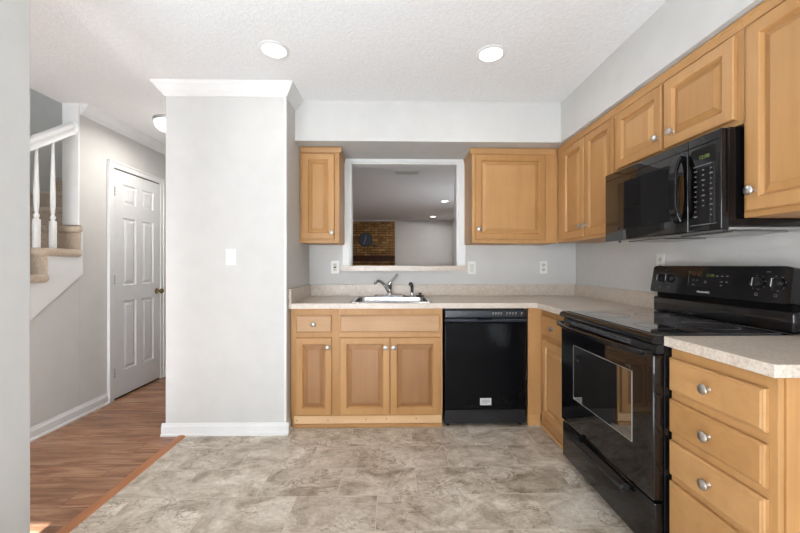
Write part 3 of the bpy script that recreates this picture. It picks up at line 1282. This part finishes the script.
for x in [0.350 + 0.020 * k for k in range(4)] + [0.452 + 0.022 * k for k in range(4)] + [0.560]:
    b = BM()
    box(b, x, x + 0.012, -0.0125, -0.0113, 0.838, 0.843)
    box(b, x, x + 0.006, -0.0125, -0.0113, 0.826, 0.829)
    obj('button', b, 'print_w', cp)
b = BM()
merge(b, shift(text_bm('FRIGIDAIRE', 0.013), (0.135, -0.0107, 0.834)))
obj('lettering', b, 'print_g', cp)
b = BM()
box(b, 0.262, 0.345, -0.0022, -0.0003, 0.163, 0.214, 0.0005)
bd = obj('badge', b, 'print_w', dw, label='small white rectangular badge')
b = BM()
for z, x0, x1 in ((0.200, 0.272, 0.330), (0.189, 0.272, 0.335), (0.178, 0.272, 0.318)):
    box(b, x0, x1, -0.0028, -0.0018, z - 0.002, z + 0.002)
obj('badge_print', b, 'print_g', bd)
b = BM()
box(b, 0.006, wd - 0.006, 0.012, 0.028, 0.022, 0.124, 0.003)
box(b, 0.012, wd - 0.012, 0.006, 0.011, 0.112, 0.120)
obj('kick_plate', b, 'black_matte', dw)
for x in (0.03, wd - 0.03):
    b = BM()
    lathe(b, [(0.015, 0), (0.015, 0.008), (0.008, 0.010), (0.008, 0.024)], (x, 0.05, 0.0), 'Z', 12)
    obj('foot', b, 'black_matte', dw)

# ------------------------------------------------------------------ stove (range)
RYF, RYN = 2.106, 1.350
rw = RYF - RYN
st2 = thing('stove', 'black freestanding electric stove between corner cabinet and four-drawer cabinet', 'stove', (1.020, RYF, 0), RIGHT)
b = BM()
box(b, 0.003, rw - 0.003, 0.045, 0.640, 0.045, 0.868, 0.003)
obj('oven_body', b, 'black', st2)
b = BM()
box(b, 0.004, rw - 0.004, 0.008, 0.044, 0.045, 0.252, 0.006, 3)
dr = obj('storage_drawer', b, 'black', st2, True)
b = BM()
tube(b, [(0.175, -0.022, 0.222), (0.30, -0.026, 0.222), (0.45, -0.026, 0.222), (0.60, -0.022, 0.222)], 0.009, 12)
for x in (0.182, 0.593):
    tube(b, [(x, -0.020, 0.222), (x, 0.010, 0.222)], 0.010, 12)
lathe(b, [(0.015, -0.006), (0.016, 0.0), (0.012, 0.006)], (0.605, -0.020, 0.222), 'X', 16)
lathe(b, [(0.012, -0.006), (0.016, 0.0), (0.015, 0.006)], (0.168, -0.020, 0.222), 'X', 16)
obj('drawer_handle', b, 'black_matte', dr, True)
b = BM()
box(b, 0.002, rw - 0.002, 0.0, 0.044, 0.264, 0.838, 0.007, 3)
od = obj('oven_door', b, 'black_glass', st2, True)
b = BM()
box(b, 0.152, 0.632, -0.0022, 0.004, 0.440, 0.738, 0.001)
wn = obj('oven_window', b, 'oven_glass', od)
b = BM()
for x0, x1, z0, z1 in ((0.150, 0.634, 0.738, 0.740), (0.150, 0.634, 0.4375, 0.440), (0.150, 0.152, 0.4375, 0.740), (0.632, 0.6345, 0.4375, 0.740)):
    box(b, x0, x1, -0.0028, 0.002, z0, z1)
obj('window_border', b, 'grey_metal', od)
b = BM()
hz = 0.842
pts, rr = [], []
for k in range(17):
    u = k / 16
    x = 0.018 + u * (rw - 0.036)
    y = -0.052 + 0.030 * (abs(2 * u - 1) ** 4)
    pts.append((x, y, hz))
    rr.append(0.0125)
tube(b, pts, rr, 14)
for x in (0.020, rw - 0.020):
    box(b, x - 0.016, x + 0.016, -0.030, 0.002, hz - 0.014, hz + 0.014, 0.004)
obj('door_handle', b, 'black', od, True)
b = BM()
prism(b, [(0.044, 0.842), (0.012, 0.842), (0.016, 0.872), (0.044, 0.882)], 0.004, rw - 0.004, 'X')
vt = obj('vent_trim', b, 'black_matte', st2)
b = BM()
for r_ in range(2):
    for k in range(14):
        x = 0.11 + k * 0.036
        box(b, x, x + 0.028, 0.009, 0.016, 0.850 + r_ * 0.011, 0.855 + r_ * 0.011)
obj('vent_slots', b, 'print_g', vt)
# cooktop with rounded front lip
b = BM()
prism(b, [(0.560, 0.884), (0.560, 0.914), (0.020, 0.914), (0.002, 0.910), (-0.007, 0.900), (-0.009, 0.889), (-0.002, 0.881), (0.010, 0.880), (0.050, 0.884)], 0.0, rw, 'X')
ck = obj('cooktop_frame', b, 'black', st2, True)
b = BM()
box(b, 0.022, rw - 0.022, 0.030, 0.540, 0.9142, 0.9172, 0.001)
gl = obj('glass_top', b, 'cooktop', st2)
for x, y, r in ((0.20, 0.160, 0.105), (0.20, 0.410, 0.080), (0.55, 0.160, 0.080), (0.55, 0.410, 0.105)):
    b = BM()
    lathe(b, [(r, 0.0), (r, 0.0003), (r - 0.003, 0.0003), (r - 0.003, 0.0)], (x, y, 0.9173), 'Z', 40, cap=False)
    obj('burner_ring', b, 'burner', gl)
# backguard: riser and slanted console
b = BM()
box(b, 0.004, rw - 0.004, 0.565, 0.640, 0.916, 1.004, 0.010, 3)
obj('riser', b, 'black', st2, True)
b = BM()
box(b, 0.020, rw - 0.020, 0.580, 0.640, 1.000, 1.040, 0.0)
obj('riser_gap', b, 'void', st2)
LEAN = math.atan2(0.022, 0.150)
b = BM()
# console outline with rounded corners, leaning back slightly
out = []
for cx, cz, a0 in ((rw - 0.018 - 0.012, 0.012, -PI / 2), (rw - 0.034 - 0.0, 0.158 - 0.018, 0), (0.034, 0.158 - 0.018, PI / 2), (0.030, 0.012, PI)):
    rr_ = 0.014
    for k in range(6):
        a = a0 + PI / 2 * k / 5
        out.append((cx + (rr_ + 0.014) * math.cos(a), max(0.0, cz + rr_ * math.sin(a))))
out = [(min(max(x, 0.002), rw - 0.002), z) for x, z in out]
prism(b, out, 0.0, 0.070, 'Y')
LM = Matrix.Rotation(-LEAN, 4, 'X')
shift(b, (0, 0.548, 1.034), LM)
cn = obj('control_console', b, 'black', st2)
LT = Matrix.Translation((0, 0.548, 1.034)) @ LM


def on_console(bm):
    bmesh.ops.transform(bm, matrix=LT, verts=bm.verts[:])
    return bm


for yk in (2.030, 1.966, 1.485, 1.408):
    x = RYF - yk
    b = BM()
    lathe(b, [(0.024, 0.0), (0.023, 0.010), (0.020, 0.016), (0.0, 0.017)], (x, -0.0005, 0.082), '-Y', 24)
    box(b, x - 0.004, x + 0.004, -0.026, -0.014, 0.062, 0.102, 0.002)
    k_ = obj('burner_knob', on_console(b), 'black_matte', st2, True)
    b = BM()
    box(b, x - 0.0012, x + 0.0012, -0.0272, -0.0258, 0.066, 0.100)
    obj('pointer', on_console(b), 'print_w', k_)
for yk in (2.030, 1.966, 1.485, 1.408):
    x = RYF - yk
    b = BM()
    for k in range(8):
        a = PI / 4 * k + 0.2
        cx_, cz_ = x + 0.032 * math.cos(a), 0.082 + 0.031 * math.sin(a)
        box(b, cx_ - 0.0022, cx_ + 0.0022, -0.0008, 0.0006, cz_ - 0.0015, cz_ + 0.0015)
    box(b, x - 0.006, x + 0.006, -0.0008, 0.0006, 0.0255, 0.0275)
    box(b, x - 0.006, x + 0.006, -0.0008, 0.0006, 0.0355, 0.0375)
    box(b, x - 0.006, x - 0.0045, -0.0008, 0.0006, 0.0255, 0.0375)
    box(b, x + 0.0045, x + 0.006, -0.0008, 0.0006, 0.0255, 0.0375)
    obj('dial_markings', on_console(b), 'print_g', cn)
for xo in (0.108, 0.660):
    b = BM()
    box(b, xo - 0.008, xo + 0.008, -0.0008, 0.0006, 0.128, 0.131)
    obj('heading_print', on_console(b), 'print_g', cn)
b = BM()
box(b, 0.262, 0.512, -0.0012, 0.001, 0.045, 0.132)
dp = obj('display_panel', on_console(b), 'black_glass', cn)
b = BM()
merge(b, shift(text_bm('12:00', 0.020), (0.392, -0.0016, 0.106)))
obj('clock_digits', on_console(b), 'green', cn)
for x, z in ((0.300, 0.108), (0.322, 0.108), (0.300, 0.080), (0.322, 0.080), (0.430, 0.104), (0.456, 0.104), (0.482, 0.104), (0.456, 0.076), (0.482, 0.076), (0.370, 0.076), (0.370, 0.068), (0.456, 0.060), (0.300, 0.056)):
    b = BM()
    box(b, x - 0.006, x + 0.006, -0.0018, -0.001, z - 0.002, z + 0.002)
    obj('button', on_console(b), 'print_g', cn)
b = BM()
box(b, 0.266, 0.269, -0.0018, -0.001, 0.060, 0.126)
obj('display_line', on_console(b), 'print_g', cn)
b = BM()
merge(b, shift(text_bm('FRIGIDAIRE', 0.0145, 0.0008), (RYF - 1.742, -0.0006, 0.020)))
obj('lettering', on_console(b), 'print_w', cn)
for x in (0.06, rw - 0.06):
    for y in (0.08, 0.58):
        b = BM()
        lathe(b, [(0.016, 0), (0.016, 0.01), (0.009, 0.012), (0.009, 0.045)], (x, y, 0.0), 'Z', 12)
        obj('foot', b, 'black_matte', st2)

# ------------------------------------------------------------------ microwave
MYF, MYN = 2.077, 1.334
mw_w = MYF - MYN
MZ0, MZ1 = 1.330, 1.732
mw = thing('microwave', 'black over-the-range microwave hanging under the short wall cabinet', 'microwave', (1.274, MYF, 0), RIGHT)
b = BM()
box(b, 0.004, mw_w - 0.004, 0.036, XR - 1.274 - 0.003, MZ0 + 0.012, MZ1 - 0.001, 0.003)
obj('case', b, 'black', mw)
b = BM()
xd = 0.590
box(b, 0.0, xd - 0.002, 0.0, 0.034, MZ0, MZ1 - 0.006, 0.005, 3)
md = obj('door', b, 'mw_glass', mw, True)
b = BM()
box(b, 0.118, 0.500, -0.0012, 0.004, MZ0 + 0.060, MZ1 - 0.080, 0.0008)
obj('viewing_window', b, 'black_glass', md)
b = BM()
outer, inner = [], []
for k in range(15):
    u = k / 14
    z = MZ0 + 0.046 + u * 0.290
    e = abs(2 * u - 1) ** 3.2
    outer.append((-0.052 + 0.026 * e, z))
    inner.append((-0.036 + 0.030 * e, z))
prism(b, outer + inner[::-1], 0.540, 0.584, 'X')
bmesh.ops.bevel(b, geom=[e for e in b.edges if abs(e.verts[0].co.x - e.verts[1].co.x) < 1e-5], offset=0.006, segments=3, affect='EDGES')
for z in (MZ0 + 0.056, MZ0 + 0.326):
    box(b, 0.546, 0.578, -0.024, 0.002, z - 0.010, z + 0.010, 0.003)
obj('door_handle', b, 'black', md, True)
b = BM()
box(b, xd, mw_w, 0.0, 0.034, MZ0, MZ1 - 0.006, 0.005, 3)
cpn = obj('control_panel', b, 'black', mw, True)
b = BM()
kx0_, kx1_ = xd + 0.018, mw_w - 0.022
box(b, kx0_, kx1_, -0.0012, 0.002, MZ0 + 0.030, MZ1 - 0.058, 0.0005)
kpd = obj('keypad', b, 'black_glass', cpn)
b = BM()
box(b, kx0_ - 0.004, kx1_ + 0.004, -0.0010, 0.001, MZ0 + 0.026, MZ0 + 0.029)
box(b, kx0_ + 0.012, kx1_ - 0.018, -0.0020, -0.0011, MZ1 - 0.132, MZ1 - 0.129)
obj('keypad_lines', b, 'print_g', cpn)
for x in (0, 1, 2):
    xx = kx0_ + 0.022 + x * 0.036
    for k in range(10 if x != 1 else 8):
        z = MZ1 - 0.150 - k * 0.021
        hw = 0.004 if (k + x) % 3 else 0.007
        b = BM()
        box(b, xx - hw, xx + hw, -0.0020, -0.0011, z - 0.0022, z + 0.0022)
        obj('button', b, 'print_g', cpn)
b = BM()
merge(b, shift(text_bm('12:00', 0.022), (kx0_ + 0.062, -0.0016, MZ1 - 0.098)))
obj('clock_digits', b, 'green', cpn)
b = BM()
box(b, 0.010, mw_w - 0.010, -0.0008, 0.002, MZ1 - 0.046, MZ1 - 0.043)
obj('vent_seam', b, 'void', mw)
b = BM()
box(b, 0.012, mw_w - 0.012, 0.040, 0.385, MZ0 + 0.002, MZ0 + 0.0115, 0.002)
bp = obj('bottom_plate', b, 'grey_metal', mw)
for x0 in (0.06, 0.43):
    b = BM()
    box(b, x0, x0 + 0.26, 0.10, 0.33, MZ0 - 0.006, MZ0 + 0.0015, 0.003)
    obj('grease_filter', b, 'steel', bp)
for x in (0.045, mw_w - 0.045):
    b = BM()
    lathe(b, [(0.008, 0), (0.007, 0.008)], (x, 0.06, MZ0 + 0.001), '-Z', 10)
    obj('screw', b, 'black_matte', bp)


# ------------------------------------------------------------------ ceiling lights
def can_light(label, x, y, power, spot=True, group=None):
    o = thing('recessed_light', label, 'ceiling light', (x, y, CEIL), 0, group)
    b = BM()
    lathe(b, [(0.088, 0.0005), (0.088, 0.004), (0.070, 0.009), (0.066, 0.004)], (0, 0, 0), '-Z', 32, cap=False)
    obj('trim_ring', b, 'white', o, True)
    b = BM()
    lathe(b, [(0.066, 0.001), (0.066, 0.004), (0.0, 0.0045)], (0, 0, 0), '-Z', 32)
    obj('lens', b, 'lamp', o)
    d = bpy.data.lights.new('can_lamp', 'AREA')
    d.shape = 'DISK'
    d.size = 0.13
    d.energy = power
    d.color = (1.0, 0.98, 0.95)
    l = bpy.data.objects.new('can_lamp', d)
    l.location = (0, 0, -0.012)
    COL.objects.link(l)
    l.parent = o
    return o


can_light('round recessed ceiling light above the sink side, left of the two', -0.700, 2.076, 1.0)
can_light('round recessed ceiling light above the stove side, right of the two', 0.588, 2.088, 1.8)
can_light('nearer recessed ceiling light seen through the pass-through', 1.024, 6.90, 10)
can_light('farther recessed ceiling light seen through the pass-through', 1.040, 9.09, 10)

hl = thing('dome_light', 'white flush-mount dome ceiling light in the hall', 'ceiling light', (-1.965, 3.10, CEIL))
b = BM()
lathe(b, [(0.112, 0.0005), (0.112, 0.016), (0.106, 0.024)], (0, 0, 0), '-Z', 36)
obj('base_ring', b, 'grey_metal', hl, True)
b = BM()
lathe(b, [(0.104, 0.024), (0.103, 0.044), (0.092, 0.072), (0.066, 0.094), (0.030, 0.104), (0.0, 0.106)], (0, 0, 0), '-Z', 36)
obj('glass_dome', b, 'dome', hl, True)
d = bpy.data.lights.new('dome_lamp', 'AREA')
d.shape = 'DISK'
d.size = 0.18
d.energy = 8
d.color = (1.0, 0.96, 0.90)
l = bpy.data.objects.new('dome_lamp', d)
l.location = (0, 0, -0.125)
COL.objects.link(l)
l.parent = hl

# ------------------------------------------------------------------ far room
b = BM()
box(b, -2.55, 0.055, YF - 0.07, YF - 0.001, 0, 2.42)
struct('wall_brick', b, 'brick')
b = BM()
box(b, -2.55, 0.075, YF - 0.075, YF - 0.001, 2.421, CEIL - 0.001)
struct('trim_7', b, 'white')
b = BM()
box(b, -2.0, 0.052, YF - 0.27, YF - 0.072, 1.36, 1.46, 0.006)
box(b, -1.96, 0.02, YF - 0.23, YF - 0.072, 1.31, 1.359, 0.004)
tag(obj('mantel_shelf', b, 'mantel'), 'dark wooden mantel shelf on the brick wall in the far room', 'shelf')
ck = thing('wall_clock', 'round slate-blue clock hanging on the brick wall in the far room', 'clock', (-0.775, YF - 0.071, 1.91))
b = BM()
lathe(b, [(0.195, 0.0005), (0.200, 0.012), (0.192, 0.030), (0.178, 0.030), (0.176, 0.022)], (0, 0, 0), '-Y', 40)
obj('rim', b, 'black_soft', ck, True)
b = BM()
lathe(b, [(0.176, 0.0), (0.176, 0.024)], (0, 0, 0), '-Y', 40)
fc_ = obj('dial', b, 'clock_face', ck)
b = BM()
for k in range(12):
    a = PI / 6 * k
    t = bmesh.new()
    bmesh.ops.create_cube(t, size=1.0)
    bmesh.ops.transform(t, matrix=Matrix.Rotation(a, 4, 'Y') @ Matrix.Translation((0, -0.0248, 0.150)) @ Matrix.Diagonal((0.008, 0.001, 0.026, 1)), verts=t.verts[:])
    merge(b, t)
obj('hour_marks', b, 'print_g', fc_)
for ang, L in ((0.25, 0.11), (3.45, 0.14)):
    b = BM()
    t = bmesh.new()
    bmesh.ops.create_cube(t, size=1.0)
    bmesh.ops.transform(t, matrix=Matrix.Rotation(ang, 4, 'Y') @ Matrix.Translation((0, -0.028, L / 2)) @ Matrix.Diagonal((0.010, 0.002, L, 1)), verts=t.verts[:])
    merge(b, t)
    obj('hand', b, 'print_w', fc_)
b = BM()
box(b, 0.0, 0.16, -0.16, -0.001, -0.006, 0.006, 0.002)
box(b, 0.0, 0.16, -0.012, -0.001, -0.035, -0.007, 0.002)
o = tag(obj('bracket_shelf', b, 'black_matte'), 'small black bracket on the brick wall right of the clock', 'bracket')
o.location = (-0.60, YF - 0.071, 1.755)
for lab, x, y in (('white ceiling vent nearest the pass-through in the far room', 0.192, 4.80), ('white ceiling vent near the far wall of the far room', 0.55, 9.40)):
    v = thing('ceiling_vent', lab, 'vent', (x, y, CEIL))
    b = BM()
    box(b, -0.17, 0.17, -0.07, 0.07, -0.008, -0.0005, 0.003)
    obj('vent_frame', b, 'white', v)
    b = BM()
    for k in range(6):
        box(b, -0.15, 0.15, -0.052 + 0.019 * k, -0.043 + 0.019 * k, -0.0095, -0.0078)
    obj('louvers', b, 'plastic_i', v)
